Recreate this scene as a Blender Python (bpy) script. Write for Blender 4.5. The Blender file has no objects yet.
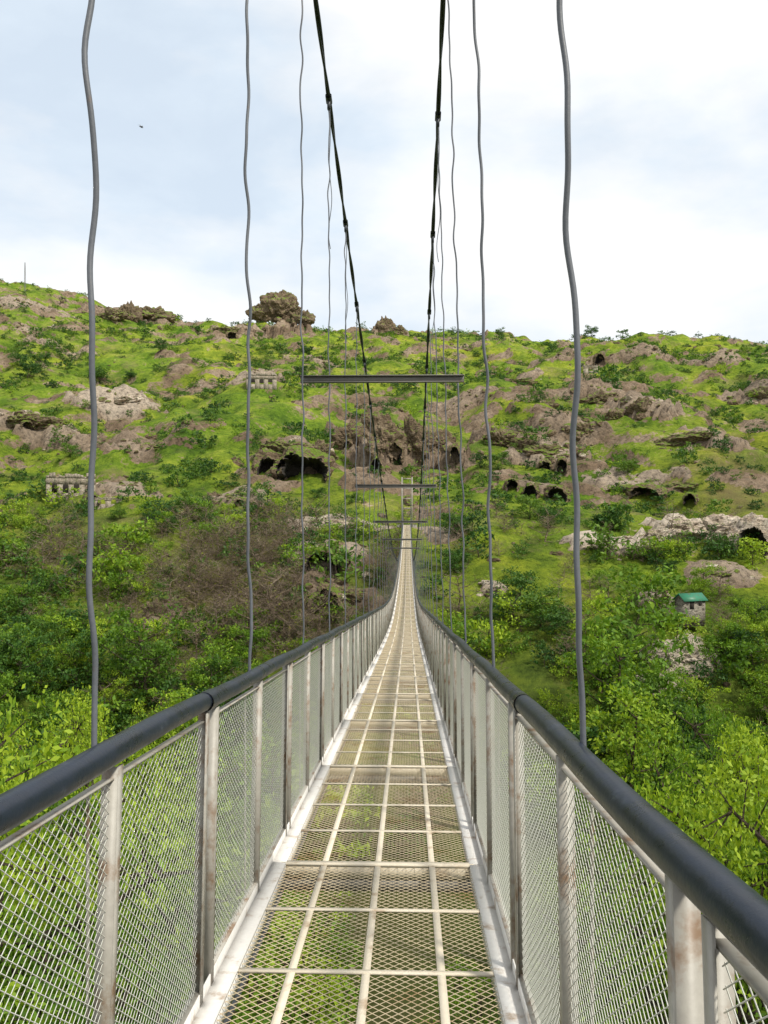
import bpy, math, random
import numpy as np
from mathutils import Vector, Matrix, noise as mn
random.seed(7); rng=np.random.default_rng(11)
S=bpy.context.scene
F=830.0; CX=384.0; CY=512.0
COL=S.collection

# ------------------------------------------------------------------ helpers
def link(o,parent=None):
    COL.objects.link(o)
    if parent is not None: o.parent=parent
    return o
def empty(name,loc=(0,0,0),rot=(0,0,0)):
    o=bpy.data.objects.new(name,None); o.location=loc; o.rotation_euler=rot; COL.objects.link(o); return o
def mesh_np(name,V,Fc,mats=(),midx=None,smooth=False):
    V=np.asarray(V,dtype=np.float32); m=bpy.data.meshes.new(name)
    Fc=np.asarray(Fc,dtype=np.int32); n,k=Fc.shape
    m.vertices.add(len(V)); m.vertices.foreach_set('co',V.ravel())
    m.loops.add(n*k); m.loops.foreach_set('vertex_index',Fc.ravel())
    m.polygons.add(n); m.polygons.foreach_set('loop_start',np.arange(n,dtype=np.int32)*k)
    m.polygons.foreach_set('loop_total',np.full(n,k,dtype=np.int32))
    for a in mats: m.materials.append(a)
    if midx is not None: m.polygons.foreach_set('material_index',np.asarray(midx,dtype=np.int32))
    m.update(calc_edges=True); m.validate()
    if smooth: m.polygons.foreach_set('use_smooth',np.ones(len(m.polygons),dtype=bool))
    return m
class MB:
    """quad mesh builder"""
    def __init__(s): s.V=[]; s.F=[]; s.M=[]
    def box(s,c,d,mi=0):
        b=len(s.V); x,y,z=c; a,e,g=d[0]/2,d[1]/2,d[2]/2
        for sx,sy,sz in ((-1,-1,-1),(1,-1,-1),(1,1,-1),(-1,1,-1),(-1,-1,1),(1,-1,1),(1,1,1),(-1,1,1)):
            s.V.append((x+sx*a,y+sy*e,z+sz*g))
        for f in ((0,3,2,1),(4,5,6,7),(0,1,5,4),(1,2,6,5),(2,3,7,6),(3,0,4,7)):
            s.F.append(tuple(b+i for i in f)); s.M.append(mi)
    def tube(s,p,q,r,n=4,mi=0,r2=None):
        p=Vector(p); q=Vector(q); d=(q-p).normalized(); r2=r if r2 is None else r2
        up=Vector((0,0,1)) if abs(d.z)<.9 else Vector((1,0,0))
        u=d.cross(up).normalized(); v=d.cross(u)
        b=len(s.V)
        for P,R in ((p,r),(q,r2)):
            for i in range(n):
                a=2*math.pi*i/n+.4; s.V.append(tuple(P+u*math.cos(a)*R+v*math.sin(a)*R))
        for i in range(n):
            j=(i+1)%n; s.F.append((b+i,b+j,b+n+j,b+n+i)); s.M.append(mi)
    def quad(s,a,b,c,d,mi=0):
        k=len(s.V); s.V+=[tuple(a),tuple(b),tuple(c),tuple(d)]; s.F.append((k,k+1,k+2,k+3)); s.M.append(mi)
    def mesh(s,name,mats,smooth=False): return mesh_np(name,s.V,s.F,mats,s.M,smooth)
    def obj(s,name,mats,parent=None,smooth=False):
        return link(bpy.data.objects.new(name,s.mesh(name,mats,smooth)),parent)

def hsh(i,j,seed):
    i=i.astype(np.int64); j=j.astype(np.int64)
    h=(i*374761393+j*668265263+seed*1274126177)&0xffffffff
    h=((h^(h>>13))*1103515245)&0xffffffff
    h=((h^(h>>15))*2246822519)&0xffffffff
    return ((h^(h>>16))&0xffffff)/float(0xffffff)
def vn(x,y,seed=0):
    xi=np.floor(x); yi=np.floor(y); fx=x-xi; fy=y-yi
    fx=fx*fx*fx*(fx*(fx*6-15)+10); fy=fy*fy*fy*(fy*(fy*6-15)+10)
    a=hsh(xi,yi,seed); b=hsh(xi+1,yi,seed); c=hsh(xi,yi+1,seed); d=hsh(xi+1,yi+1,seed)
    return (a+(b-a)*fx)*(1-fy)+(c+(d-c)*fx)*fy
def fbm(x,y,o=4,seed=0,g=.5):
    t=0;a=1;n=0
    for k in range(o):
        c,s_=math.cos(k*.9),math.sin(k*.9)
        t=t+a*vn((x*c-y*s_)*2**k,(x*s_+y*c)*2**k,seed+k*17); n+=a; a*=g
    return t/n
def ss(a,b,x):
    t=np.clip((x-a)/(b-a),0,1); return t*t*(3-2*t)
def table(pts,lo,hi,step,sig):
    X=np.arange(lo-sig*4,hi+sig*4,step); p=np.array(pts)
    Y=np.interp(X,p[:,0],p[:,1])
    s0=(p[1,1]-p[0,1])/(p[1,0]-p[0,0]); Y=np.where(X<p[0,0],p[0,1]+s0*(X-p[0,0]),Y)
    s1=(p[-1,1]-p[-2,1])/(p[-1,0]-p[-2,0]); Y=np.where(X>p[-1,0],p[-1,1]+s1*(X-p[-1,0]),Y)
    k=np.arange(-int(3*sig/step),int(3*sig/step)+1)*step; w=np.exp(-k**2/2/sig**2); w/=w.sum()
    Y2=np.convolve(Y,w,'same'); m=len(k)//2
    Y2[:m]=Y[:m]; Y2[-m:]=Y[-m:]
    return lambda v: np.interp(v,X,Y2)

# ------------------------------------------------------------------ materials
def mat(name):
    m=bpy.data.materials.new(name); m.use_nodes=True; nt=m.node_tree
    return m,nt,nt.nodes['Principled BSDF'],nt.nodes['Material Output']
def N(nt,t,**k):
    n=nt.nodes.new(t)
    for a,b in k.items(): setattr(n,a,b)
    return n
def ramp(nt,stops,fac=None):
    r=N(nt,'ShaderNodeValToRGB'); e=r.color_ramp.elements
    while len(e)<len(stops): e.new(.5)
    for i,(p,c) in enumerate(stops):
        e[i].position=p; e[i].color=(*c,1) if len(c)==3 else c
    if fac is not None: nt.links.new(fac,r.inputs[0])
    return r
def noise(nt,scale,detail=4,rough=.55,vec=None,dim=None):
    n=N(nt,'ShaderNodeTexNoise'); n.inputs['Scale'].default_value=scale; n.inputs['Detail'].default_value=detail; n.inputs['Roughness'].default_value=rough
    if vec is not None: nt.links.new(vec,n.inputs['Vector'])
    return n
def mix(nt,f,a,b,mode='MIX'):
    n=N(nt,'ShaderNodeMix',data_type='RGBA',blend_type=mode)
    for s_,v in ((n.inputs[0],f),(n.inputs[6],a),(n.inputs[7],b)):
        if isinstance(v,(int,float)): s_.default_value=v
        elif isinstance(v,tuple): s_.default_value=(*v,1)
        else: nt.links.new(v,s_)
    return n.outputs[2]
def math_(nt,op,a,b=None,clamp=False,c=None):
    n=N(nt,'ShaderNodeMath',operation=op,use_clamp=clamp)
    for s_,v in zip(n.inputs,(a,b,c)):
        if v is None: continue
        if isinstance(v,(int,float)): s_.default_value=v
        else: nt.links.new(v,s_)
    return n.outputs[0]
def bump(nt,h,strength,dist,bsdf):
    b=N(nt,'ShaderNodeBump'); b.inputs['Strength'].default_value=strength; b.inputs['Distance'].default_value=dist
    nt.links.new(h,b.inputs['Height']); nt.links.new(b.outputs[0],bsdf.inputs['Normal']); return b

def metal_paint(name,c1,c2,rust=(.16,.09,.05),rustamt=.55,rough=.5,scale=9,metallic=0.0):
    m,nt,B,O=mat(name); g=N(nt,'ShaderNodeTexCoord').outputs['Object']
    oi=N(nt,'ShaderNodeObjectInfo')
    add=N(nt,'ShaderNodeVectorMath',operation='ADD'); nt.links.new(g,add.inputs[0]); 
    sc=N(nt,'ShaderNodeVectorMath',operation='SCALE'); cmb=N(nt,'ShaderNodeCombineXYZ')
    for i in range(3): nt.links.new(oi.outputs['Random'],cmb.inputs[i])
    nt.links.new(cmb.outputs[0],sc.inputs[0]); sc.inputs['Scale'].default_value=40; nt.links.new(sc.outputs[0],add.inputs[1])
    v=add.outputs[0]
    n1=noise(nt,scale,6,.65,v); n2=noise(nt,scale*3.3,6,.7,v)
    base=mix(nt,n2.outputs[0],c1,c2)
    rm=ramp(nt,[(rustamt,(0,0,0)),(rustamt+.16,(1,1,1))],n1.outputs[0])
    col=mix(nt,rm.outputs[0],base,rust)
    nt.links.new(col,B.inputs['Base Color']); B.inputs['Roughness'].default_value=rough; B.inputs['Metallic'].default_value=metallic
    bump(nt,n2.outputs[0],.25,.003,B)
    return m
M_post=metal_paint('galvanised_steel',(.44,.42,.37),(.24,.22,.19),rust=(.19,.12,.07),rustamt=.50)
M_edge=metal_paint('deck_edge_steel',(.74,.72,.69),(.52,.50,.47),rust=(.32,.23,.15),rustamt=.56)
M_wire=metal_paint('mesh_wire',(.70,.70,.64),(.56,.56,.50),rustamt=.72)
M_bar=metal_paint('deck_bar',(.74,.67,.55),(.56,.48,.35),rust=(.36,.25,.15),rustamt=.56,scale=6)
M_dmesh=metal_paint('deck_expanded_metal',(.52,.43,.29),(.38,.30,.18),rust=(.30,.18,.08),rustamt=.54,scale=3)
M_beam=metal_paint('spacer_steel',(.22,.21,.19),(.13,.12,.11),rustamt=.6)
M_cable=metal_paint('cable_steel',(.07,.078,.09),(.04,.045,.055),rust=(.08,.06,.05),rustamt=.65,rough=.5)
M_hang=metal_paint('hanger_steel',(.15,.16,.18),(.09,.095,.11),rust=(.13,.09,.07),rustamt=.62,rough=.5,scale=14)
M_rail,nt,B,O=mat('rail_rubber')
tco=N(nt,'ShaderNodeTexCoord').outputs['Object']
n1=noise(nt,6,8,.75,tco); n2=noise(nt,60,4,.7,tco)
nt.links.new(ramp(nt,[(.35,(.006,.010,.018)),(.60,(.016,.023,.040)),(.70,(.075,.085,.10))],n1.outputs[0]).outputs[0],B.inputs['Base Color'])
nt.links.new(ramp(nt,[(.3,(.20,.20,.20)),(.7,(.45,.45,.45))],n1.outputs[0]).outputs[0],B.inputs['Roughness'])
B.inputs['Specular IOR Level'].default_value=.30
bump(nt,n2.outputs[0],.4,.002,B)

def rock_mat(name,c1,c2,c3,scale=1.0,attr=False):
    m,nt,B,O=mat(name); g=N(nt,'ShaderNodeNewGeometry').outputs['Position']
    mp=N(nt,'ShaderNodeMapping'); mp.inputs['Scale'].default_value=(1,1,2.0); nt.links.new(g,mp.inputs[0]); g=mp.outputs[0]
    n1=noise(nt,.30*scale,8,.65,g); n2=noise(nt,1.6*scale,9,.72,g)
    c=ramp(nt,[(.3,c1),(.5,c2),(.7,c3)],n1.outputs[0]).outputs[0]
    k=ramp(nt,[(.36,(.22,.20,.18)),(.50,(.95,.95,.95)),(.7,(1.3,1.26,1.2))],n2.outputs[0]).outputs[0]
    nt.links.new(mix(nt,1.0,c,k,'MULTIPLY'),B.inputs['Base Color']); B.inputs['Roughness'].default_value=.95
    B.inputs['Specular IOR Level'].default_value=.15
    bump(nt,n2.outputs[0],1.0,.8/scale,B); return m
def mossy(m,amount=.62):
    nt=m.node_tree; B=nt.nodes['Principled BSDF']; src=B.inputs['Base Color'].links[0].from_socket
    g=N(nt,'ShaderNodeNewGeometry'); s_=N(nt,'ShaderNodeSeparateXYZ'); nt.links.new(g.outputs['Normal'],s_.inputs[0])
    n=noise(nt,.7,7,.7,g.outputs['Position'])
    t=math_(nt,'ADD',s_.outputs[2],math_(nt,'MULTIPLY_ADD',n.outputs[0],2.2,False,-1.1))
    r=ramp(nt,[(amount,(0,0,0)),(amount+.16,(1,1,1))],t).outputs[0]
    nt.links.new(mix(nt,r,src,mix(nt,n.outputs[0],(.05,.09,.015),(.22,.30,.04))),B.inputs['Base Color'])
M_rock=rock_mat('brown_tuff_rock',(.11,.08,.05),(.22,.16,.105),(.36,.28,.20)); mossy(M_rock,.50)
M_pale=rock_mat('pale_tuff_rock',(.36,.27,.19),(.62,.52,.42),(.74,.67,.57)); mossy(M_pale,.85)
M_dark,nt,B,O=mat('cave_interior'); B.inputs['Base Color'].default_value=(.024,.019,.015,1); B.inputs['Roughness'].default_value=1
M_stone=rock_mat('ruin_stone',(.24,.20,.15),(.36,.31,.24),(.46,.41,.34),3)
M_hutw=rock_mat('hut_plaster',(.34,.30,.24),(.42,.38,.31),(.50,.46,.39),1)
M_bark=rock_mat('bark',(.06,.05,.035),(.11,.085,.06),(.15,.12,.09),4)
M_twig=rock_mat('dry_twigs',(.18,.135,.09),(.30,.23,.165),(.42,.35,.26),1)

def leaf_mat(name,stops,trans=.45):
    m,nt,B,O=mat(name)
    gi=N(nt,'ShaderNodeNewGeometry'); oi=N(nt,'ShaderNodeObjectInfo')
    n1=noise(nt,.9,3,.6,N(nt,'ShaderNodeTexCoord').outputs['Object'])
    f=math_(nt,'MULTIPLY',gi.outputs['Random Per Island'],.40)
    f2=math_(nt,'MULTIPLY',oi.outputs['Random'],.55); f3=math_(nt,'MULTIPLY_ADD',n1.outputs[0],.7,False,-.28)
    t=math_(nt,'ADD',math_(nt,'ADD',f,f2),f3,True)
    c=ramp(nt,stops,t).outputs[0]
    nt.links.new(c,B.inputs['Base Color']); B.inputs['Roughness'].default_value=.6; B.inputs['Specular IOR Level'].default_value=.25
    tr=N(nt,'ShaderNodeBsdfTranslucent'); 
    c2=mix(nt,1.0,c,(1.3,1.3,.5),'MULTIPLY'); nt.links.new(c2,tr.inputs['Color'])
    mx=N(nt,'ShaderNodeMixShader'); mx.inputs[0].default_value=trans
    nt.links.new(B.outputs[0],mx.inputs[1]); nt.links.new(tr.outputs[0],mx.inputs[2]); nt.links.new(mx.outputs[0],O.inputs['Surface'])
    return m
M_leafA=leaf_mat('leaf_bright',[(.05,(.032,.075,.010)),(.45,(.115,.225,.016)),(.95,(.36,.47,.035))],.33)
M_leafB=leaf_mat('leaf_dark',[(.05,(.016,.045,.012)),(.5,(.045,.115,.018)),(.95,(.13,.22,.022))],.25)
M_leafC=leaf_mat('leaf_olive',[(.1,(.09,.07,.025)),(.5,(.17,.145,.04)),(.9,(.19,.22,.03))],.3)

# ------------------------------------------------------------------ terrain
prof=table([(-60,2),(-12,-1.6),(-4,-2.6),(0,-6),(10,-14),(25,-25),(40,-30),(60,-31),(75,-29),(90,-24),(110,-16),(128,-8),(140,-3.2),(160,2),(200,14),(240,27),(300,46),(400,76),(470,97),(520,110),(560,112),(700,90),(1200,60),(4000,20)],-400,4000,1.0,5.0)
def Hb(x,y):
    x=np.asarray(x,float); y=np.asarray(y,float)
    yw=y+14*(fbm(x/90+5,y/160,3,3)-.5)*ss(60,140,y)
    z=prof(yw)
    far=ss(150,480,y)
    z=z+far*(np.where(x<0,-x*.085,-x*.004)) 
    z=z+far*30*(fbm(x/120,y/120,3,21)-.5)
    z=z+ss(120,200,y)*13*(fbm(x/42,y/60,4,31)-.5)
    rg=np.abs(2*fbm(x/38+3,y/85,3,131)-1); z=z+ss(140,220,y)*(ss(0,.35,rg)-.6)*4.5
    z=z+ss(130,190,y)*4.5*(fbm(x/13,y/16,3,141)-.5)
    z=z+ss(0,40,y)*5*(fbm(x/26,y/26,4,41)-.5)*ss(6,16,np.abs(x-.029*y)+ss(100,60,y)*20)
    t=ss(130,180,y); st=5.5; zz=z+4*fbm(x/35,y/35,3,77); fr=zz/st-np.floor(zz/st)
    z=z+t*st*.34*(ss(.3,.85,fr)-fr)
    z=z+ss(20,110,np.abs(x))*7*ss(110,50,y)*ss(-10,20,y)
    return z
def place(px,row,tmin=50,tmax=640,fn=None):
    t=np.arange(tmin,tmax,.5); X=(px-CX)/F*t; Z=(CY-row)/F*t; D=Z-(Hb(X,t) if fn is None else fn(X,t))
    w=np.where(D<0)[0]
    i=w[0] if len(w) else int(np.argmin(D+ (t<300)*1e3))
    return float(X[i]),float(t[i])
feats=[]
for px,row,hw,b,hh,pale in [
 (280,310,30,10,5,0),(130,316,50,10,4,.1),(388,328,16,8,4,.1),(20,303,40,8,2,.3),
 (232,332,28,8,3,.2),(28,424,46,8,2.5,.2),(120,400,34,8,2,.5),(60,352,28,6,2,.2),
 (400,455,56,10,5.5,.1),(352,440,36,8,4,.1),(290,460,46,7,3.5,.1),(505,440,34,8,3,.1),(548,462,38,7,3,.25),(530,488,30,5,1.6,.2),
 (650,489,54,5,1.8,.35),(640,412,28,8,3.5,.2),(705,440,36,7,2,.2),(600,400,28,7,2.5,.1),(610,545,42,3.5,1.3,.95),(705,534,62,4.5,2.4,1),
 (340,526,50,5,1.5,.6),(325,556,42,4.5,1.8,.4),(335,600,36,4,2.0,.1),(240,500,30,5,1.4,.3),(680,655,34,4,1.3,.9),(655,600,22,3,1.2,.6),
 (720,575,36,3,1.0,.2),(495,588,18,3,1.0,.6),(170,612,24,3,1.5,.1),(470,400,30,7,1.8,.1),(520,380,28,7,2,.2),
 (760,395,26,7,3,.2),(110,490,44,4,1.4,.3),(440,530,18,4,1,.3),(570,430,36,7,2.5,.1),(30,330,30,6,2,.2),(470,350,26,7,2,.2),
 (150,450,30,6,1.5,.1),(655,690,26,3,1.0,.9),(255,378,28,7,2,.3),(720,360,30,7,2,.2),(330,370,34,7,2,.2),(200,390,30,7,2,.1),(650,350,34,7,2,.1),(90,440,30,6,1.5,.1),(560,360,30,7,2,.1)]:
    X,Y=place(px,row); feats.append((X,Y,hw/F*Y,b,hh,pale))
def feat(x,y):
    dz=np.zeros_like(x); R=np.zeros_like(x); P=np.zeros_like(x)
    nz=fbm(x/5,y/5,4,91,.65)-.5; nz2=1-np.abs(2*fbm(x/4.5,y/4.5,3,95)-1); nz3=fbm(x/16,y/12,2,99)-.5
    for X,Y,a,b,hh,pl in feats:
        sel=(np.abs(x-X)<a*1.9)&(np.abs(y-Y)<b*2.2)
        if not sel.any(): continue
        u=(x[sel]-X)/a; w=(y[sel]-Y)/b; r=np.sqrt(u*u+w*w)+nz[sel]*2.0+nz3[sel]*1.1
        wd=np.where(w<0,.28,.75); m=1-ss(0,1,(r-(1-wd))/wd)
        h=hh*m*(.3+.45*nz2[sel]+.6*(fbm(x[sel]/6,y[sel]/6,3,7)))
        st=1.3; q=h/st; h=st*(np.floor(q)+ss(.25,.85,q-np.floor(q)))*.6+h*.4
        dz[sel]=np.maximum(dz[sel],h); R[sel]=np.maximum(R[sel],1-ss(0,1,(r-.5)/.8)); P[sel]=np.maximum(P[sel],pl*(1-ss(.7,1.2,r)))
    return dz,R,P
def H(x,y):
    x=np.atleast_1d(np.asarray(x,float)); y=np.atleast_1d(np.asarray(y,float))
    z=Hb(x,y); dz,R,P=feat(x,y)
    k=fbm(x/15,y/9,4,55); kk=ss(.64,.74,k)*ss(120,170,y); z=z+kk*(.8+1.3*fbm(x/2.5,y/2.5,3,66))
    d=np.sqrt((x-3.9)**2+((y-143)*.8)**2); p=ss(9,4,d); z=z*(1-p)+(-2.6)*p; dz=dz*(1-p)
    return z+dz,np.maximum(R,kk*.75),P
H0=lambda x,y: H(x,y)[0]
def axis(segs):
    o=[]
    for a,b,s_ in segs: o.append(np.arange(a,b,s_))
    return np.concatenate(o+[np.array([segs[-1][1]])])
ys=axis([(-300,-40,20),(-40,50,1.6),(50,100,.9),(100,230,.6),(230,560,1.25),(560,700,6),(700,4000,120)])
xs=axis([(-3000,-460,120),(-460,-240,3),(-240,-110,1.5),(-110,110,.75),(110,240,1.5),(240,460,3),(460,3001,120)])
XX,YY=np.meshgrid(xs,ys); x=XX.ravel(); y=YY.ravel()
z,R,P=H(x,y)
z=z+ss(60,160,y)*(fbm(x/3,y/3,3,5)-.5)*1.2
nx=len(xs); ny=len(ys)
I=np.arange(nx*ny).reshape(ny,nx)
Fq=np.stack([I[:-1,:-1].ravel(),I[:-1,1:].ravel(),I[1:,1:].ravel(),I[1:,:-1].ravel()],1)

M_ter,nt,B,O=mat('hillside_ground')
g=N(nt,'ShaderNodeNewGeometry'); pos=g.outputs['Position']
at=N(nt,'ShaderNodeAttribute',attribute_name='rk'); sep=N(nt,'ShaderNodeSeparateColor'); nt.links.new(at.outputs['Color'],sep.inputs[0])
a1=noise(nt,.022,6,.6,pos); a2=noise(nt,.10,9,.72,pos); a3=noise(nt,.9,9,.76,pos); a4=noise(nt,5,4,.7,pos)
gr=ramp(nt,[(.30,(.050,.095,.012)),(.43,(.115,.185,.018)),(.54,(.200,.275,.026)),(.70,(.34,.37,.05))],a2.outputs[0]).outputs[0]
gl=ramp(nt,[(.35,(.74,.88,.8)),(.5,(1,1,1)),(.65,(1.25,1.08,.95))],a1.outputs[0]).outputs[0]
gs=ramp(nt,[(.34,(.30,.34,.33)),(.47,(.88,.9,.88)),(.68,(1.35,1.25,1.15))],a3.outputs[0]).outputs[0]
grass=mix(nt,1.0,mix(nt,1.0,gr,gl,'MULTIPLY'),gs,'MULTIPLY')
dry=ramp(nt,[(.52,(0,0,0)),(.62,(1,1,1))],noise(nt,.06,8,.75,pos).outputs[0]).outputs[0]
grass=mix(nt,math_(nt,'MULTIPLY',dry,.45),grass,(.26,.20,.10))
grass=mix(nt,math_(nt,'MULTIPLY',sep.outputs[2],.75),grass,(.17,.125,.065))
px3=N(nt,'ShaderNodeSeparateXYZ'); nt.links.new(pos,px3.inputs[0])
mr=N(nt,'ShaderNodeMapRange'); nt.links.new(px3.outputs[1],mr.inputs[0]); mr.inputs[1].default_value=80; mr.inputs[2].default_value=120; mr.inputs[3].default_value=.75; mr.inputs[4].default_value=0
under_shade=mix(nt,a3.outputs[0],(.03,.045,.012),(.11,.13,.035)); grass=mix(nt,mr.outputs[0],grass,under_shade)  # undergrowth soil tone, darkened to paint shade into the gaps between valley trees
rc=ramp(nt,[(.3,(.12,.085,.055)),(.5,(.24,.175,.12)),(.72,(.42,.335,.25))],a2.outputs[0]).outputs[0]
rc=mix(nt,sep.outputs[1],rc,(.68,.59,.48))
rs=ramp(nt,[(.34,(.15,.13,.12)),(.47,(.8,.8,.8)),(.68,(1.3,1.26,1.2))],a3.outputs[0]).outputs[0]
rock=mix(nt,1.0,rc,rs,'MULTIPLY')
t=math_(nt,'ADD',sep.outputs[0],math_(nt,'MULTIPLY_ADD',a3.outputs[0],2.0,False,-1.03))
t=math_(nt,'ADD',t,math_(nt,'MULTIPLY_ADD',a2.outputs[0],1.8,False,-.9))
sn=N(nt,'ShaderNodeSeparateXYZ'); nt.links.new(g.outputs['True Normal'],sn.inputs[0])
stp=math_(nt,'MULTIPLY',math_(nt,'SUBTRACT',.80,sn.outputs[2],True),2.4,True)
t=math_(nt,'ADD',t,stp)
rm=ramp(nt,[(.44,(0,0,0)),(.58,(1,1,1))],t).outputs[0]
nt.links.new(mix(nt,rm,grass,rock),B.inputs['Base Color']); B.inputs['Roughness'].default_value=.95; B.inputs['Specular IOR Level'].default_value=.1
hb=math_(nt,'ADD',a3.outputs[0],math_(nt,'MULTIPLY',a4.outputs[0],.35)); bump(nt,hb,1.0,1.0,B)
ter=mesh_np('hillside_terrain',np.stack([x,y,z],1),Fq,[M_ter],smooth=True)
ca=ter.color_attributes.new('rk','FLOAT_COLOR','POINT')
px=CX+F*x/np.maximum(y,1); row=CY-F*z/np.maximum(y,1)
G=lambda a,b,c,d: np.exp(-((px-a)/c)**2-((row-b)/d)**2)*(y>60)
brn=G(260,595,120,55)+G(740,485,50,28)+.7*G(60,540,60,25)
rz=.34*G(400,455,110,40)+.30*G(600,430,170,45)+.28*G(60,420,90,22)+.22*G(200,320,220,18)+.25*G(690,540,90,25)+.3*G(330,550,70,40)
brn=brn+1.2*np.exp(-((x-1)/5)**2)*(y<75)*(y>20)
ca.data.foreach_set('color',np.stack([np.clip(R*.8+rz*(.6+.8*fbm(x/12,y/9,3,611)),0,1),P,np.clip(brn*fbm(x/9,y/9,3,8)*1.8,0,1),np.ones_like(R)],1).astype(np.float32).ravel())
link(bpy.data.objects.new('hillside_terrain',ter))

# ------------------------------------------------------------------ vegetation
def leaves(C,size,flat=.0):
    n=len(C); a=rng.normal(size=(n,3)); a/=np.linalg.norm(a,axis=1)[:,None]
    b=rng.normal(size=(n,3)); b-=a*(a*b).sum(1)[:,None]; b/=np.linalg.norm(b,axis=1)[:,None]
    s_=size*rng.uniform(.6,1.35,n)[:,None]
    V=np.stack([C-a*s_,C+b*s_*.45,C+a*s_,C-b*s_*.45],1).reshape(-1,3)
    return V,np.arange(n*4).reshape(n,4)
def plant(name,h,rad,nb,nsub,nleaf,lsize,spread,lm,trunk=.35,base=.3,bark=None,crz=.8):
    mb=MB(); tips=[]
    p=Vector((0,0,-.6)); top=Vector((random.uniform(-.4,.4)*rad*.3,random.uniform(-.4,.4)*rad*.3,h*.72)); 
    seg=5; pts=[p.lerp(top,i/seg)+Vector((random.uniform(-1,1),random.uniform(-1,1),0))*rad*.05*(i>0) for i in range(seg+1)]
    tr=h*.022
    for i in range(seg): mb.tube(pts[i],pts[i+1],tr*(1-.75*i/seg),6,0,tr*(1-.75*(i+1)/seg))
    tips.append(top)
    for k in range(nb):
        f=base+(1-base)*(k+random.random())/nb; q=pts[0].lerp(pts[-1],f); i=min(seg-1,int(f*seg)); q=pts[i].lerp(pts[i+1],f*seg-i)
        az=k*2.4+random.uniform(-.5,.5); L=rad*random.uniform(.65,1.1)*(1.05-.5*abs(f-.45))
        e=q+Vector((math.cos(az)*L,math.sin(az)*L,L*random.uniform(.15,.9)*crz)); mid=q.lerp(e,.5)+Vector((0,0,-.08*L))
        mb.tube(q,mid,tr*.4,5,0,tr*.25); mb.tube(mid,e,tr*.25,4,0,tr*.1); tips.append(e)
        for j in range(nsub):
            g_=random.uniform(.3,1); s0=mid.lerp(e,g_) if g_>.5 else q.lerp(mid,g_*2)
            d=Vector((random.gauss(0,1),random.gauss(0,1),random.gauss(.35,.7))).normalized()*L*random.uniform(.25,.5)
            mb.tube(s0,s0+d,tr*.12,3,0,tr*.04); tips.append(s0+d); 
    T=np.array([tuple(t) for t in tips]); w=rng.uniform(.3,1.6,len(T)); w/=w.sum()
    idx=rng.choice(len(T),nleaf,p=w); sp=spread*rng.uniform(.5,1.2,len(T))[idx][:,None]
    o=rng.normal(size=(nleaf,3)); rr=np.linalg.norm(o,axis=1)[:,None]; o=o/rr*np.minimum(rr,1.7)
    C=T[idx]+o*sp*np.array([1,1,.7]); C[:,2]=np.maximum(C[:,2],.05)
    V,Fl=leaves(C,lsize); nb_=len(mb.V)
    V=np.concatenate([np.array(mb.V),V]); Fa=[f for f in mb.F]
    Fl=Fl+nb_; Fa=np.concatenate([np.array(Fa),Fl]); M=np.concatenate([np.zeros(len(mb.F)),np.ones(len(Fl))])
    V[:,2]*=h/max(V[:,2].max(),.1)
    return mesh_np(name,V,Fa,[bark or M_bark,lm],M)
def coll(name,meshes):
    c=bpy.data.collections.new(name)
    for i,m in enumerate(meshes):
        o=bpy.data.objects.new(f'{name}_{i:02d}',m); c.objects.link(o)
    return c
def scatter(name,P_,sc,c,nvar,tilt=0.15):
    n=len(P_); m=bpy.data.meshes.new(name); m.vertices.add(n); m.vertices.foreach_set('co',np.asarray(P_,np.float32).ravel())
    a=m.attributes.new('scl','FLOAT','POINT'); a.data.foreach_set('value',np.asarray(sc,np.float32))
    a=m.attributes.new('rot','FLOAT_VECTOR','POINT')
    r=np.stack([rng.uniform(-tilt,tilt,n),rng.uniform(-tilt,tilt,n),rng.uniform(0,6.28,n)],1).astype(np.float32); a.data.foreach_set('vector',r.ravel())
    a=m.attributes.new('idx','INT','POINT'); a.data.foreach_set('value',rng.integers(0,nvar,n).astype(np.int32))
    o=link(bpy.data.objects.new(name,m))
    ng=bpy.data.node_groups.new(name,'GeometryNodeTree')
    ng.interface.new_socket('Geometry',in_out='INPUT',socket_type='NodeSocketGeometry'); ng.interface.new_socket('Geometry',in_out='OUTPUT',socket_type='NodeSocketGeometry')
    gi=ng.nodes.new('NodeGroupInput'); go=ng.nodes.new('NodeGroupOutput'); ip=ng.nodes.new('GeometryNodeInstanceOnPoints'); ci=ng.nodes.new('GeometryNodeCollectionInfo')
    ci.inputs['Collection'].default_value=c; ci.inputs['Separate Children'].default_value=True; ci.inputs['Reset Children'].default_value=True
    def na(nm,t):
        k=ng.nodes.new('GeometryNodeInputNamedAttribute'); k.data_type=t; k.inputs['Name'].default_value=nm
        return [s_ for s_ in k.outputs if s_.enabled and s_.name=='Attribute'][0]
    L=ng.links.new
    L(gi.outputs[0],ip.inputs['Points']); L(ci.outputs[0],ip.inputs['Instance']); ip.inputs['Pick Instance'].default_value=True
    L(na('idx','INT'),ip.inputs['Instance Index']); L(na('rot','FLOAT_VECTOR'),ip.inputs['Rotation']); L(na('scl','FLOAT'),ip.inputs['Scale'])
    L(ip.outputs[0],go.inputs[0])
    md=o.modifiers.new('scatter','NODES'); md.node_group=ng
    print(name,n)
    return o
shF=coll('farshrub_src',[plant('shrub',2.4,1.5,8,3,230,.22,.30,M_leafB,base=.05) for _ in range(4)]+[plant('shrubb',2.2,1.5,8,3,220,.21,.30,M_leafA,base=.05)])
shB=coll('shrub_src',[plant('shrub',2.6,1.5,9,5,420,.16,.30,M_leafB,base=.05) for _ in range(4)])
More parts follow.
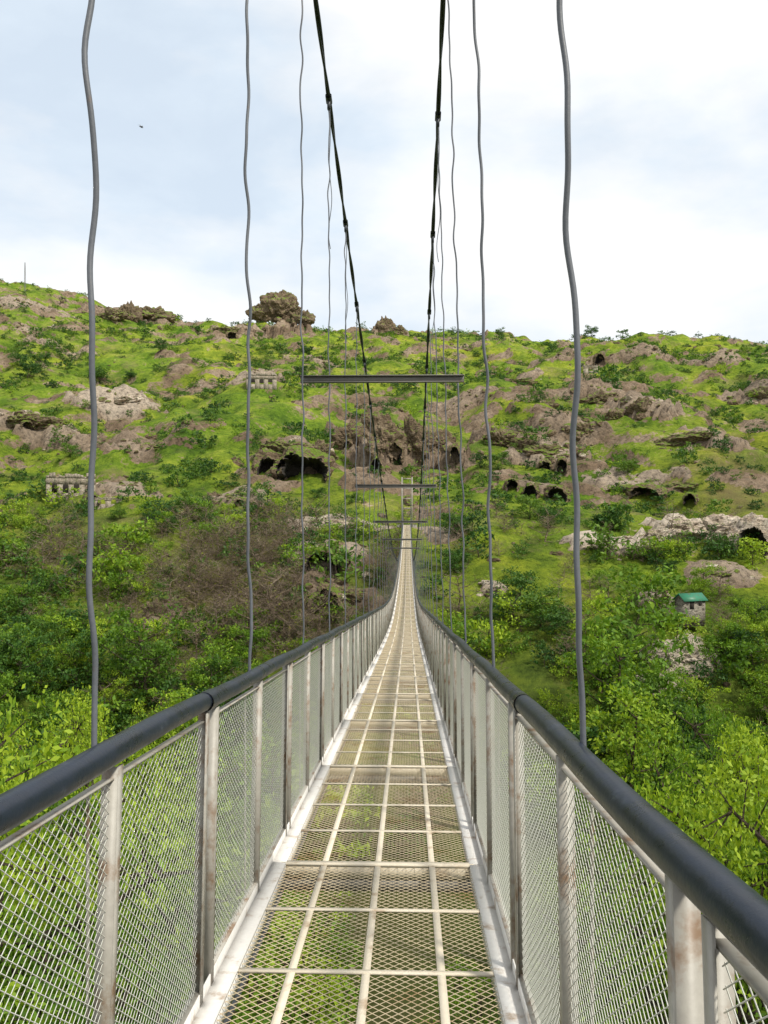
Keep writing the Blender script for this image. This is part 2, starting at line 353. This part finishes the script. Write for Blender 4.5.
shA=coll('bush_src',[plant('bush',3.0,1.7,10,5,750,.15,.33,M_leafA,base=.05) for _ in range(4)])
shC=coll('scrub_src',[plant('scrub',3.6,1.7,18,16,60,.09,.4,M_leafC,base=.02,bark=M_twig) for _ in range(3)])
trS=coll('valley_tree_src',[plant('valley_tree',7.5,2.8,11,6,3000,.15,.42,M_leafA,base=.2) for _ in range(3)]+[plant('valley_tree_d',7,2.8,11,6,2600,.16,.45,M_leafB,base=.2) for _ in range(2)])

def onview(x,y,z): return CX+F*x/y, CY-F*z/y
def cand(n,y0,y1,pw=1.0,half=.62):
    y=y0+(y1-y0)*rng.random(n)**pw; x=y*rng.uniform(-half,half,n); return x,y
x,y=cand(26000,125,530,.8); z,R,_=H(x,y)
dn=fbm(x/22,y/26,4,201); dn2=fbm(x/6,y/6,2,205)
p=ss(.46,.62,dn)*.8+.07+.35*ss(.56,.7,dn2); p*=np.where(R>.8,.5,1); keep=(rng.random(len(x))<p*.42)
x,y,z=x[keep],y[keep],z[keep]
scatter('hillside_shrubs',np.stack([x,y,z-.25],1),rng.gamma(2.6,.24,len(x))*(.6+.0012*y)+.15,shF,5)
x,y=cand(8000,72,150,1.0,.56); z,R,_=H(x,y); pp,rr=onview(x,y,z)
clump=ss(.42,.58,fbm(x/7,y/7,3,401))
left=ss(440,340,pp); p=left*(.12+.5*clump)+(1-left)*(.06+.55*clump*ss(.42,.56,fbm(x/16,y/16,2,409))); p*=np.where((R>.3),.15,1)
hut=np.exp(-((pp-688)/30)**2-((rr-615)/22)**2); p*=1-.95*hut
brown=np.exp(-((pp-250)/115)**2-((rr-595)/50)**2)
keep=rng.random(len(x))<p*(1-.9*brown)*.75*ss(155,125,y); 
a,b,c_=x[keep],y[keep],z[keep]
half=rng.random(len(a))<.5
scatter('bank_bushes',np.stack([a,b,c_-.2],1)[half],rng.gamma(4,.2,half.sum()),shA,4)
scatter('bank_shrubs',np.stack([a,b,c_-.2],1)[~half],rng.gamma(4,.22,(~half).sum()),shB,4)
keep=(rng.random(len(x))<brown*.55+.03)&(R<.4); scatter('dry_scrub',np.stack([x,y,z-.1],1)[keep],rng.gamma(8,.13,keep.sum()),shC,3)
x,y=cand(2600,24,118,.9,.75); z,R,_=H(x,y); pp,rr=onview(x,y,z)
cen=np.abs(x-.029*y); p=(ss(2,9,cen)*.75+.10)*np.where(pp>400,ss(590,680,pp)*1.0+.06,ss(420,200,pp)*.7+.05)*ss(118,90,y)
p*=.25+1.0*ss(.42,.56,fbm(x/13,y/13,2,511)); p*=(R<.3)
keep=rng.random(len(x))<p*.36; x,y,z=x[keep],y[keep],z[keep]
scatter('valley_tree_mass',np.stack([x,y,z-.3],1),rng.gamma(9,.1,len(x)),trS,5,.06)
# near trees (individual objects)
tA=[plant('deciduous_tree_mesh',11,4.0,20,9,17000,.075,.42,M_leafA,base=.2) for _ in range(2)]
for px_,d,row_,k in [(-30,12,745,0),(75,17,800,1),(-90,17,700,1),(165,24,810,0),(10,30,735,1),(110,34,715,0),(235,33,880,1),(780,24,735,0),(850,19,740,1),(690,34,745,0),(615,38,860,1),(800,36,690,0),(-40,38,690,0),(740,20,850,1),(480,38,960,0),(640,48,770,1),(740,50,690,0),(60,50,680,1),(40,10,900,0)]:
    topz=(CY-row_)/F*d
    X=(px_-CX)/F*d; zz=float(H(X,d)[0][0]); s_=max(.55,(topz-zz)/11)
    o=link(bpy.data.objects.new('deciduous_tree',tA[k])); o.location=(X,d,topz-11*s_); o.scale=(min(s_,1.1)*.95,min(s_,1.1)*.95,s_); o.rotation_euler=(0,0,random.uniform(0,6))
tf=[plant('hill_tree_mesh',6,2.4,12,6,2200,.18,.45,M_leafB,base=.25) for _ in range(2)]
for px_,row_,hp in [(185,518,32),(100,385,22),(628,475,22),(592,333,14),(500,336,10),(28,378,22),(130,380,12),(540,628,48),(520,605,36),(556,640,36),(505,620,30),(610,530,24),(575,330,9),(480,468,16),(455,575,28),(300,378,14),(745,665,40),(762,622,24),(70,458,16),(150,525,18),(160,352,12),(498,470,20),(738,606,14),(600,528,20),(20,368,16),(40,372,20),(720,655,30),(165,530,22),(205,510,20),(120,520,18),(530,520,26),(550,528,22),(455,540,26),(655,565,18),(670,572,14),(640,560,16),(318,500,14),(352,505,14)]:
    X,Y=place(px_,row_,fn=H0); zz=float(H(X,Y)[0][0]); s_=hp/F*Y/6
    o=link(bpy.data.objects.new('hill_tree',tf[random.randrange(2)])); o.location=(X,Y,zz-.3); o.scale=(s_*1.25,s_*1.25,s_); o.rotation_euler=(0,0,random.uniform(0,6))
bt=[plant('bare_tree_mesh',7,2.6,18,22,90,.10,.5,M_leafC,base=.12,bark=M_twig) for _ in range(2)]
for px_,row_,hp in [(250,655,74),(285,645,64),(215,640,54),(320,635,50),(170,620,50),(235,600,40),(130,640,46),(350,640,44),(270,600,36),(305,660,60),(195,665,56)]:
    X,Y=place(px_,row_,fn=H0); zz=float(H(X,Y)[0][0]); s_=hp/F*Y/7
    o=link(bpy.data.objects.new('bare_tree',bt[random.randrange(2)])); o.location=(X,Y,zz-.3); o.scale=(s_,s_,s_); o.rotation_euler=(0,0,random.uniform(0,6))

# ------------------------------------------------------------------ rocks
import bmesh
def planes(seed,n=16,lo=.62,hi=1.0):
    R_=random.Random(seed); o=[]
    for _ in range(n):
        v=Vector((R_.gauss(0,1),R_.gauss(0,1),R_.gauss(0,.8))).normalized(); o.append((v,R_.uniform(lo,hi)))
    return o
def facet(c,pl,cap=1.15):
    r=cap
    for n,d in pl:
        k=n.dot(c)
        if k>.05: r=min(r,d/k)
    return r
def boulder(name,sub,sc,seed,amp=.16,m=M_rock,npl=16):
    bm=bmesh.new(); bmesh.ops.create_icosphere(bm,subdivisions=sub,radius=1); pl=planes(seed,npl)
    for v in bm.verts:
        c=v.co.copy(); n=mn.fractal(c*2.0+Vector((seed*7,0,0)),.7,2.1,5)
        v.co=c*(facet(c,pl)+amp*n); v.co.x*=sc[0]; v.co.y*=sc[1]; v.co.z*=sc[2]
    me=bpy.data.meshes.new(name); bm.to_mesh(me); bm.free(); me.materials.append(m); return me
bc=coll('boulder_src',[boulder('boulder',3,(1.3,1,.8),i) for i in range(5)])
bp=coll('pale_boulder_src',[boulder('paleboulder',3,(1.3,1,.7),30+i,m=M_pale) for i in range(4)])
PX=[];PS=[];QX=[];QS=[]
for X,Y,a,b,hh,pl in feats:
    n=int(10+a*b*.22)
    gx=X+rng.normal(size=n)*a*.6; gy=Y+rng.normal(size=n)*b*.5-b*.25; gz=H(gx,gy)[0]; sc=rng.gamma(2.2,.32,n)*(.30+.20*hh)+.15; sc=np.minimum(sc,.25+.5*hh)
    for i in range(n):
        if rng.random()<pl: QX.append((gx[i],gy[i],gz[i]-sc[i]*.4)); QS.append(sc[i])
        else: PX.append((gx[i],gy[i],gz[i]-sc[i]*.4)); PS.append(sc[i])
x,y=cand(1100,95,510,.9); z,R,_=H(x,y)
PX+=list(zip(x,y,z-.15)); PS+=list(rng.gamma(2.0,.25,len(x))*(.6+.001*y))
scatter('hillside_boulders',np.array(PX),PS,bc,5,.5); scatter('pale_boulders',np.array(QX),QS,bp,4,.4)
ob=[boulder('rock_outcrop_mesh',5,(1.2,1,.9),20+i,.30,npl=22) for i in range(4)]
obp=[boulder('pale_outcrop_mesh',5,(1.2,1,.8),50+i,.30,m=M_pale,npl=22) for i in range(3)]
for px_,row_,w,h,pl in [(283,314,38,36,0),(262,316,26,20,0),(303,320,18,16,0),(128,320,20,28,0),(110,320,34,18,0),(150,318,36,20,0),(386,332,16,24,0),(400,334,14,12,0),(640,415,26,24,0),(615,420,22,18,0),
   (350,452,44,44,0),(385,450,44,56,0),(415,455,40,50,0),(440,452,26,36,0),(285,455,60,24,0),(318,458,34,24,0),(500,446,44,26,0),(530,452,40,22,0),(548,455,40,18,0),(700,442,50,16,0),(670,446,30,14,0),(600,404,36,18,0),
   (690,536,50,28,1),(722,538,50,30,1),(660,540,34,18,1),(610,548,46,12,1),(752,536,36,26,1),(672,668,26,34,1),(692,662,30,22,1),(660,694,22,28,1),(340,528,50,10,1),(330,556,46,10,0),(345,600,30,20,0),(310,604,24,14,0),
   (20,424,44,18,0),(50,426,30,14,0),(120,404,40,12,1),(765,398,24,18,0),(585,436,34,20,0),(690,490,34,12,0),(620,492,30,10,0),(232,334,30,12,0),(155,618,20,26,0),(180,612,18,18,0),(495,592,18,10,1),(240,504,30,10,0),(720,578,30,8,0),(160,450,26,8,0),(520,384,28,10,0),(660,608,20,8,1)]:
    X,Y=place(px_,row_,fn=H0); k=Y/F; zz=(CY-row_)/F*Y
    o=link(bpy.data.objects.new('rock_outcrop',random.choice(obp if pl else ob))); o.location=(X,Y+w*k*.2,zz+h*k*.18); o.scale=(w*k*.45,w*k*.32,h*k*.62); o.rotation_euler=(random.uniform(-.15,.15),random.uniform(-.15,.15),random.choice([0,3.14])+random.uniform(-.5,.5))

def cave(px_,row_,wpx,hpx,pale=False,kw=1.3,kh=1.25):
    X,Y=place(px_,row_,fn=H0); w=wpx/F*Y/2; h=hpx/F*Y
    zz=(CY-row_)/F*Y
    a,b,c=w*kw,max(w*1.0,2.0),h*kh
    bm=bmesh.new(); bmesh.ops.create_icosphere(bm,subdivisions=5,radius=1); sd=random.random()*50
    pl=planes(sd,18,.85,1.15)
    for v in bm.verts:
        co=v.co.copy(); n=mn.fractal(co*2.2+Vector((sd,0,0)),.8,2.1,5)
        v.co=co*(facet(co,pl,1.25)+.2*n); v.co.x*=a; v.co.y*=b; v.co.z*=c
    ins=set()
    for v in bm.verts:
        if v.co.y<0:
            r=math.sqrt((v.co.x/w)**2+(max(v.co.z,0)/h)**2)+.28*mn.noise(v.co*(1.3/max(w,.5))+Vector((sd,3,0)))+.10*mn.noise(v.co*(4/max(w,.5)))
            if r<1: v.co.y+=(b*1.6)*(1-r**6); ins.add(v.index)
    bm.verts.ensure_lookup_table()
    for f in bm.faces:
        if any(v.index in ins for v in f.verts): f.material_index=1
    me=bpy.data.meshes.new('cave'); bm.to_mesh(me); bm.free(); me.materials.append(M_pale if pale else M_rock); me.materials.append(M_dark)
    fw=-.25*b-.6
    o=link(bpy.data.objects.new('cave_rock',me)); o.location=(X*(1+fw/Y),Y+fw,zz)
    o.rotation_euler=(0,0,-math.atan2(X,Y)); return o
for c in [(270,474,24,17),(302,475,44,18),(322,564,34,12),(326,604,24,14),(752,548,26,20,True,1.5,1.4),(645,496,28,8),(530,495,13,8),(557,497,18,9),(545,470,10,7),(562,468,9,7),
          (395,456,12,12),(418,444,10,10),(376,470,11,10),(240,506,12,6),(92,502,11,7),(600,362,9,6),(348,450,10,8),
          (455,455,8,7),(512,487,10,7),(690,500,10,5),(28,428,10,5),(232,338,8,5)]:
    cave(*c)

# ------------------------------------------------------------------ ruins / hut
def ruin(px_,row_,wpx,hpx,nw):
    X,Y=place(px_,row_,fn=H0); w=wpx/F*Y; h=hpx/F*Y; Y-=1.0; zz=(CY-row_)/F*Y
    E=empty('stone_ruin',(X,Y,zz),(0,0,-math.atan2(X,Y)))
    mb=MB(); t=.5; cw=w/(nw*2+1)
    for i in range(nw+1): mb.box((-w/2+cw/2+i*2*cw,0,h*.3-1),(cw,t,h*.6+2))
    mb.obj('piers',[M_stone],E)
    mb=MB(); 
    for i in range(nw):
        xc=-w/2+cw/2+(2*i+1)*cw; n=6
        for k in range(n):
            a0=math.pi*k/n; a1=math.pi*(k+1)/n; r=cw*.5
            xa=xc-r*math.cos((a0+a1)/2); zh=h*.5-r*.2+r*math.sin((a0+a1)/2)*.9
            mb.box((xa,0,(zh+h*.92)/2),(cw/n*1.02,t*.98,h*.92-zh))
    mb.obj('arches',[M_stone],E)
    mb=MB(); nn=16
    for k in range(nn): 
        hh=h*random.uniform(.06,.30); mb.box((-w/2+w*(k+.5)/nn,0,h*.921+hh/2),(w/nn,t*random.uniform(.9,1.1),hh))
    for i in range(nw+1): mb.box((-w/2+cw/2+i*2*cw,0,h*.76),(cw*.99,t*.97,h*.32))
    for i in range(nw): mb.box((-w/2+cw/2+(2*i+1)*cw,0,-.6),(cw*.99,t*.95,1.2+h*.3))
    mb.obj('wall_top',[M_stone],E)
    mb=MB(); mb.box((-w/2+.25,2,h*.4-1),(.5,3.4,h*.8+2)); mb.box((w/2-.25,2,h*.35-1),(.5,3.4,h*.7+2)); mb.box((0,3.8,h*.4-.5),(w,.3,h*.8+1))
    mb.obj('side_walls',[M_stone],E)
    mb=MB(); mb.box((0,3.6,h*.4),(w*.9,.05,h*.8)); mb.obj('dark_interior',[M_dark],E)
ruin(73,496,46,19,4); ruin(262,386,30,11,3); ruin(110,505,26,7,2); ruin(590,372,14,6,1)
X,Y=place(690,610,fn=H0); X*=(Y-5)/Y; Y-=5; E=empty('green_roof_hut',(X,Y,(CY-607)/F*Y),(0,0,.35)); k=Y/F
mb=MB(); mb.box((0,0,4*k-1.2),(25*k,15*k,8*k+2.4)); mb.obj('walls',[M_hutw],E)
mb=MB(); a,b=14.5*k,9.5*k; 
mb.quad((-a,-b,7.0*k),(a,-b,7.0*k),(a,0,14*k),(-a,0,14*k)); mb.quad((a,b,7.0*k),(-a,b,7.0*k),(-a,0,14*k),(a,0,14*k))
M_grn=metal_paint('green_roof_sheet',(.010,.13,.065),(.018,.19,.10),rust=(.05,.10,.05),rustamt=.5,scale=2); o=mb.obj('roof',[M_grn],E); so=o.modifiers.new('s','SOLIDIFY'); so.thickness=.06
mb=MB()
for sx in (-1,1):
    x0=sx*12.4*k; mb.quad((x0,-7.5*k,8*k),(x0,7.5*k,8*k),(x0,.3*k,13.3*k),(x0,-.3*k,13.3*k))
mb.obj('gables',[M_hutw],E)
mb=MB(); mb.box((-4*k,-7.55*k,2.5*k),(5*k,.06,7*k)); mb.box((6*k,-7.55*k,3.5*k),(4*k,.06,3*k)); mb.obj('door_window',[M_dark],E)
# mast on the skyline
X,Y=place(25,297); zz=float(H(X,Y)[0][0]); mb=MB(); hM=34/F*Y
for sx,sy in ((-1,-1),(1,-1),(1,1),(-1,1)): mb.tube((sx*.5,sy*.5,-1),(sx*.1,sy*.1,hM),.07,4)
for i in range(12):
    a=i/12; b=(i+1)/12; ra=.5-.4*a; rb=.5-.4*b; mb.tube((-ra,-ra,hM*a),(rb,-rb,hM*b),.04,3); mb.tube((ra,-ra,hM*a),(-rb,-rb,hM*b),.04,3)
o=mb.obj('radio_mast',[M_beam]); o.location=(X,Y,zz)
# bird
mb=MB(); M_bird=metal_paint('bird_feather',(.05,.045,.04),(.03,.03,.03))
mb.tube((-.18,0,0),(.05,0,.01),.03,6,0,.06); mb.tube((.05,0,.01),(.22,0,.03),.06,6,0,.015)
mb.quad((-.02,0,.03),(.1,0,.03),(.02,.32,.14),(-.06,.3,.13)); mb.quad((-.06,.3,.13),(.02,.32,.14),(-.08,.62,.08),(-.1,.58,.08))
mb.quad((.1,0,.03),(-.02,0,.03),(-.06,-.3,.13),(.02,-.32,.14)); mb.quad((.02,-.32,.14),(-.06,-.3,.13),(-.1,-.58,.08),(-.08,-.62,.08))
mb.quad((-.18,.02,0),(-.18,-.02,0),(-.32,-.06,.0),(-.32,.06,0))
o=mb.obj('bird',[M_bird]); d=75; o.location=((141-CX)/F*d,d,(CY-127)/F*d); o.rotation_euler=(.5,.2,.8); 

# ------------------------------------------------------------------ bridge
BR=empty('suspension_footbridge',(-.168,0,0),(0,0,-math.atan(.0289)))
L0,L1=-3.0,140.0
deck=table([(-10,-.53),(0,-1.51),(28,-4.25),(38,-5.0),(50,-5.35),(62,-5.4),(80,-5.15),(100,-4.4),(120,-3.4),(140,-2.2)],-12,150,.25,3.0)
cabz=table([(-10,8.6),(0,6.15),(8.4,4.12),(10.5,3.58),(16.6,2.2),(21.7,1.1),(30,-.5),(40,-1.9),(55,-3.2),(72,-3.5),(90,-2.7),(110,-.6),(128,2.6),(140,5.5)],-12,150,.25,1.5)
def D(v): return float(deck(v))
HW=.595
def deck_module(L):
    p=.0225; q=.0235; rows=int(L/p); cols=int(2*HW/q); sw=.0016
    j=np.arange(rows)[:,None]; i=np.arange(cols+1)[None,:]
    yy=j*p+p/2+np.where((i+j)%2==0,p/2,-p/2); xx=-HW+i*q+0*j; zz=.0+0*yy
    A=np.stack([xx,yy-sw,zz-.0009],-1); Bv=np.stack([xx,yy+sw,zz+.0006],-1)
    n=rows*(cols+1); I=np.arange(n).reshape(rows,cols+1)
    f=np.stack([I[:,:-1].ravel(),I[:,1:].ravel(),I[:,1:].ravel()+n,I[:,:-1].ravel()+n],1)
    m1=mesh_np('deck_expanded_metal',np.concatenate([A.reshape(-1,3),Bv.reshape(-1,3)]),f,[M_dmesh])
    mb=MB()
    ns=4; s_=L/ns
    for k in range(ns):
        w=.055 if k==0 else .03
        mb.box((0,k*s_,.006 if k else .009),(2*HW-.13,w,.008 if k else .012))
        if k==0: mb.box((0,-.0,-.03),(2*HW-.02,.05,.06))
    for xq in (-.295,0.002,.3):
        mb.box((xq,L/2,.0035),(.032,L,.009))
    m2=mb.mesh('deck_bars',[M_bar])
    mb=MB()
    for sx in (-1,1):
        mb.box((sx*(HW-.05),L/2,.010),(.075,L-.006,.012)); mb.box((sx*(HW-.010),L/2,.022),(.006,L-.006,.075)); mb.box((sx*(HW-.085),L/2,-.03),(.006,L,.065))
    m3=mb.mesh('deck_edge_angles',[M_edge])
    return m1,m2,m3
def rail_module(L,Hh=1.075):
    mb=MB(); mw=MB()
    def L_post(yc,s_):
        mb.box((0,yc,Hh/2-.02),(.042,.005,Hh)); mb.box((-.0185*1,yc+s_*.0205,Hh/2-.02),(.005,.036,Hh))
    L_post(.06,1); L_post(L-.06,-1); L_post(L/2,1)
    mb.box((0,L/2,.06),(.03,L-.14,.005)); mb.box((0,L/2,Hh-.05),(.025,L-.14,.005))
    z0,z1=.06,Hh-.05; pit=.046; sl=.66
    y0,y1=.08,L-.08; hz=(z1-z0)/sl
    k=-hz
    while k<(y1-y0):
        for sg in (1,-1):
            a=y0+k; b=a+hz; za,zb=z0,z1
            if a<y0: za=z0+(y0-a)*sl; a=y0
            if b>y1: zb=z1-(b-y1)*sl; b=y1
            if b-a>.01:
                if sg>0: mw.tube((0.002,a,za),(0.002,b,zb),.0014,3)
                else: mw.tube((-.0015,y0+y1-a,za),(-.0015,y0+y1-b,zb),.0014,3)
        k+=pit
    return mb.mesh('rail_posts',[M_post]),mw.mesh('rail_diamond_mesh',[M_wire])
DL=2.6; RL=2.1
dm=deck_module(DL); rmod=rail_module(RL)
def put(me,name,y,x,L,zoff=0,flip=False):
    o=link(bpy.data.objects.new(name,me),BR); z0=D(y); z1=D(y+L); a=math.atan2(z1-z0,L)
    o.location=(x,y,z0+zoff); o.rotation_euler=(a,0,0)
    if flip: o.scale=(-1,1,1)
    return o
y=4.6-3*DL
while y<L1-.5:
    for me,nm in zip(dm,('expanded_metal','deck_bars','deck_edge')): put(me,nm,y,0,DL)
    y+=DL
for sx,off in ((-1,3.08),(1,3.25)):
    y=off-3*RL
    while y<L1-1:
        put(rmod[0],'rail_posts',y,sx*(HW+.006),RL,flip=sx<0); put(rmod[1],'rail_mesh',y,sx*(HW+.006),RL,flip=sx<0); y+=RL
def curve(name,pts,r,m,parent=BR,res=3,closed=False):
    cu=bpy.data.curves.new(name,'CURVE'); cu.dimensions='3D'; cu.bevel_depth=r; cu.bevel_resolution=res; cu.use_fill_caps=True
    s_=cu.splines.new('POLY'); s_.points.add(len(pts)-1)
    s_.points.foreach_set('co',np.array([(*p,1) for p in pts],dtype=np.float32).ravel()); s_.use_smooth=True
    cu.materials.append(m); return link(bpy.data.objects.new(name,cu),parent)
for sx in (-1,1):
    pts=[(sx*HW+.003*math.sin(v*1.9+sx),v,D(v)+1.10+.005*math.sin(v*2.99)) for v in np.arange(L0,L1+.1,.35)]
    curve('handrail',pts,.035,M_rail,res=5)
mb=MB()
for sx in (-1,1):
    for v in np.arange(3.15-4.2,L1,4.2): 
        mb.tube((sx*HW,v-.06,D(v-.06)+1.10),(sx*HW,v+.06,D(v+.06)+1.10),.0375,16)
mb.obj('rail_sleeves',[M_rail],BR,True)
def cshift(z): return -.018*max(z,0)
for sx in (-1,1):
    for dx in (-.016,.016):
        ph=0 if dx<0 else math.pi
        pts=[(sx*.55+cshift(float(cabz(v)))+.012*math.cos(v*3+ph),v,float(cabz(v))+.012*math.sin(v*3+ph)) for v in np.arange(-6,L1+.1,.15)]
        curve('main_cable',pts,.012,M_cable,res=2)
clamps=MB(); rods=MB()
for st in range(-2,67):
    v=2.1*st
    if v>L1-2 or v<-5: continue
    for sx in (-1,1):
        vv=v-(.04 if sx<0 else -.04)+(.12 if (sx>0 and st>1) else 0)
        if sx<0 and st>1: vv-=.06
        zt=float(cabz(vv)); zr=D(vv)+1.09; 
        if zt-zr<.15: continue
        xt=sx*.55+cshift(zt); xb=sx*(HW+.022)
        R1=random.Random(st*7+sx); a1,a2,a3=R1.uniform(0,6),R1.uniform(0,6),R1.uniform(0,6)
        n=max(8,int((zt-zr)/.03)) if v<45 else 6
        amp=(.0105 if v<9 else .011) if v<60 else 0; pts=[]
        for i in range(n+1):
            f=i/n; zq=zr+(zt-zr)*f; e=float(ss(0,.05,f)*ss(1,.94,f))
            w=amp*e*(.8*math.sin(zq*12+a1+1.3*math.sin(zq*2.3+a3))*(.6+.4*math.sin(zq*3+a2))+.45*math.sin(zq*4.3+a2)+.22*math.sin(zq*23+a3))
            w2=amp*e*math.cos(zq*10+a2)
            pts.append((xb+(xt-xb)*f+w,vv+w2,zq))
        curve('hanger',pts,.0078 if v<5 else .0066,M_hang,res=2)
        rods.tube((sx*(HW+.05),vv+.03,D(vv)-.1),(sx*(HW+.05),vv+.03,D(vv)+1.0),.005,6)
        clamps.tube((xt-.0,vv-.05,zt+.012),(xt,vv+.05,zt-.012),.033,8); clamps.box((xt,vv,zt-.06),(.03,.04,.09))
        if st in (4,5) :
            pts=[(xt+.01+.02*math.sin(i*.5)*i/22,vv+.01*i/3,zt-.1-i*.055) for i in range(26)]
            curve('loose_wire',pts,.004,M_hang,res=1)
clamps.obj('cable_clamps',[M_cable],BR); rods.obj('deck_rods',[M_post],BR)
mb=MB()
for i in range(0,40):
    v=6.3+i*6.3
    if v>L1-3: break
    zb=D(v)+3.16
    if zb>float(cabz(v))-.25: continue
    c=cshift(zb)-.01
    mb.box((c,v,zb),(1.24,.05,.006)); mb.box((c,v,zb-.024),(1.24,.006,.042)); mb.box((c,v,zb-.048),(1.24,.05,.006))
mb.obj('spacer_beam',[M_beam],BR)
mb=MB()
for v in np.arange(2.0,L1,2.6): mb.box((0,v,D(v)-.1),(2*HW+.16,.05,.06))
mb.obj('cross_beams',[M_beam],BR)
for sx in (-1,1): curve('deck_cable',[(sx*.54,v,D(v)-.155) for v in np.arange(L0,L1,.7)],.016,M_cable,res=1)
M_conc=rock_mat('abutment_concrete',(.28,.26,.23),(.38,.36,.33),(.46,.44,.41),2)
def tower(v,top,name):
    mb=MB(); zb=D(v)-1.5
    for sx in (-1,1):
        mb.box((sx*.85,v,(zb+top)/2),(.18,.18,top-zb)); mb.box((sx*.85,v,zb+.4),(.5,.5,.8))
    for f in (.45,.62,.80,.97): mb.box((0,v,zb+(top-zb)*f),(1.7-.184,.12,.14))
    mb.obj(name,[M_post],BR)
tower(140.3,5.9,'far_tower'); tower(-5.6,8.2,'near_tower')
mb=MB(); mb.box((0,144.5,-4.2),(3.4,8,3.9)); mb.box((0,-8.6,-2.6),(3.6,7,3.4))
mb.obj('abutments',[M_conc],BR)
for sx in (-1,1):
    for (va,za,vb,zb) in ((140.3,5.8,158,1.0),(-6,7.6,-26,0)):
        curve('backstay_cable',[(sx*.7,va,za),(sx*1.2,vb,zb)],.025,M_cable)

# ------------------------------------------------------------------ light & sky
EL,AZ=math.radians(52),math.radians(128)
sd=Vector((math.sin(AZ)*math.cos(EL),math.cos(AZ)*math.cos(EL),math.sin(EL)))
sl=bpy.data.lights.new('sun','SUN'); sl.energy=4.3; sl.angle=math.radians(6.0); sl.color=(1,.95,.84)
so=bpy.data.objects.new('sun',sl); COL.objects.link(so); so.rotation_euler=sd.to_track_quat('Z','Y').to_euler(); so.location=(0,0,60)
W=bpy.data.worlds.new('World'); S.world=W; W.use_nodes=True; nt=W.node_tree; nt.nodes.clear()
out=N(nt,'ShaderNodeOutputWorld'); sky=N(nt,'ShaderNodeTexSky'); sky.sky_type='NISHITA'; sky.sun_disc=False; sky.sun_elevation=EL; sky.sun_rotation=AZ
sky.air_density=1.0; sky.dust_density=1.0
b1=N(nt,'ShaderNodeBackground'); b1.inputs[1].default_value=.15; nt.links.new(sky.outputs[0],b1.inputs[0])
tc=N(nt,'ShaderNodeTexCoord'); mp=N(nt,'ShaderNodeMapping'); mp.inputs['Scale'].default_value=(1,1,2.2); mp.inputs['Location'].default_value=(.35,.2,.1)
nt.links.new(tc.outputs['Generated'],mp.inputs[0])
c1=noise(nt,2.6,7,.55,mp.outputs[0]); c1.inputs['Distortion'].default_value=.3
fac=ramp(nt,[(.34,(.80,.80,.80)),(.54,(1,1,1))],c1.outputs[0])
c2=noise(nt,2.6,6,.52,mp.outputs[0]); cc=ramp(nt,[(.38,(.76,.86,.96)),(.48,(.91,.95,.985)),(.56,(1,1,1))],c2.outputs[0])
b2=N(nt,'ShaderNodeBackground'); b2.inputs[1].default_value=1.06; nt.links.new(cc.outputs[0],b2.inputs[0])
ms=N(nt,'ShaderNodeMixShader'); nt.links.new(fac.outputs[0],ms.inputs[0]); nt.links.new(b1.outputs[0],ms.inputs[1]); nt.links.new(b2.outputs[0],ms.inputs[2]); nt.links.new(ms.outputs[0],out.inputs[0])

# ------------------------------------------------------------------ camera
cam=bpy.data.cameras.new('camera'); co=bpy.data.objects.new('camera',cam); COL.objects.link(co); S.camera=co
cam.sensor_fit='VERTICAL'; cam.sensor_height=36; cam.lens=36*F/1024; cam.clip_start=.05; cam.clip_end=6000
co.location=(0,0,0); co.rotation_euler=(math.radians(90),0,0)
S.view_settings.view_transform='Standard'; S.view_settings.look='None'; S.view_settings.exposure=0
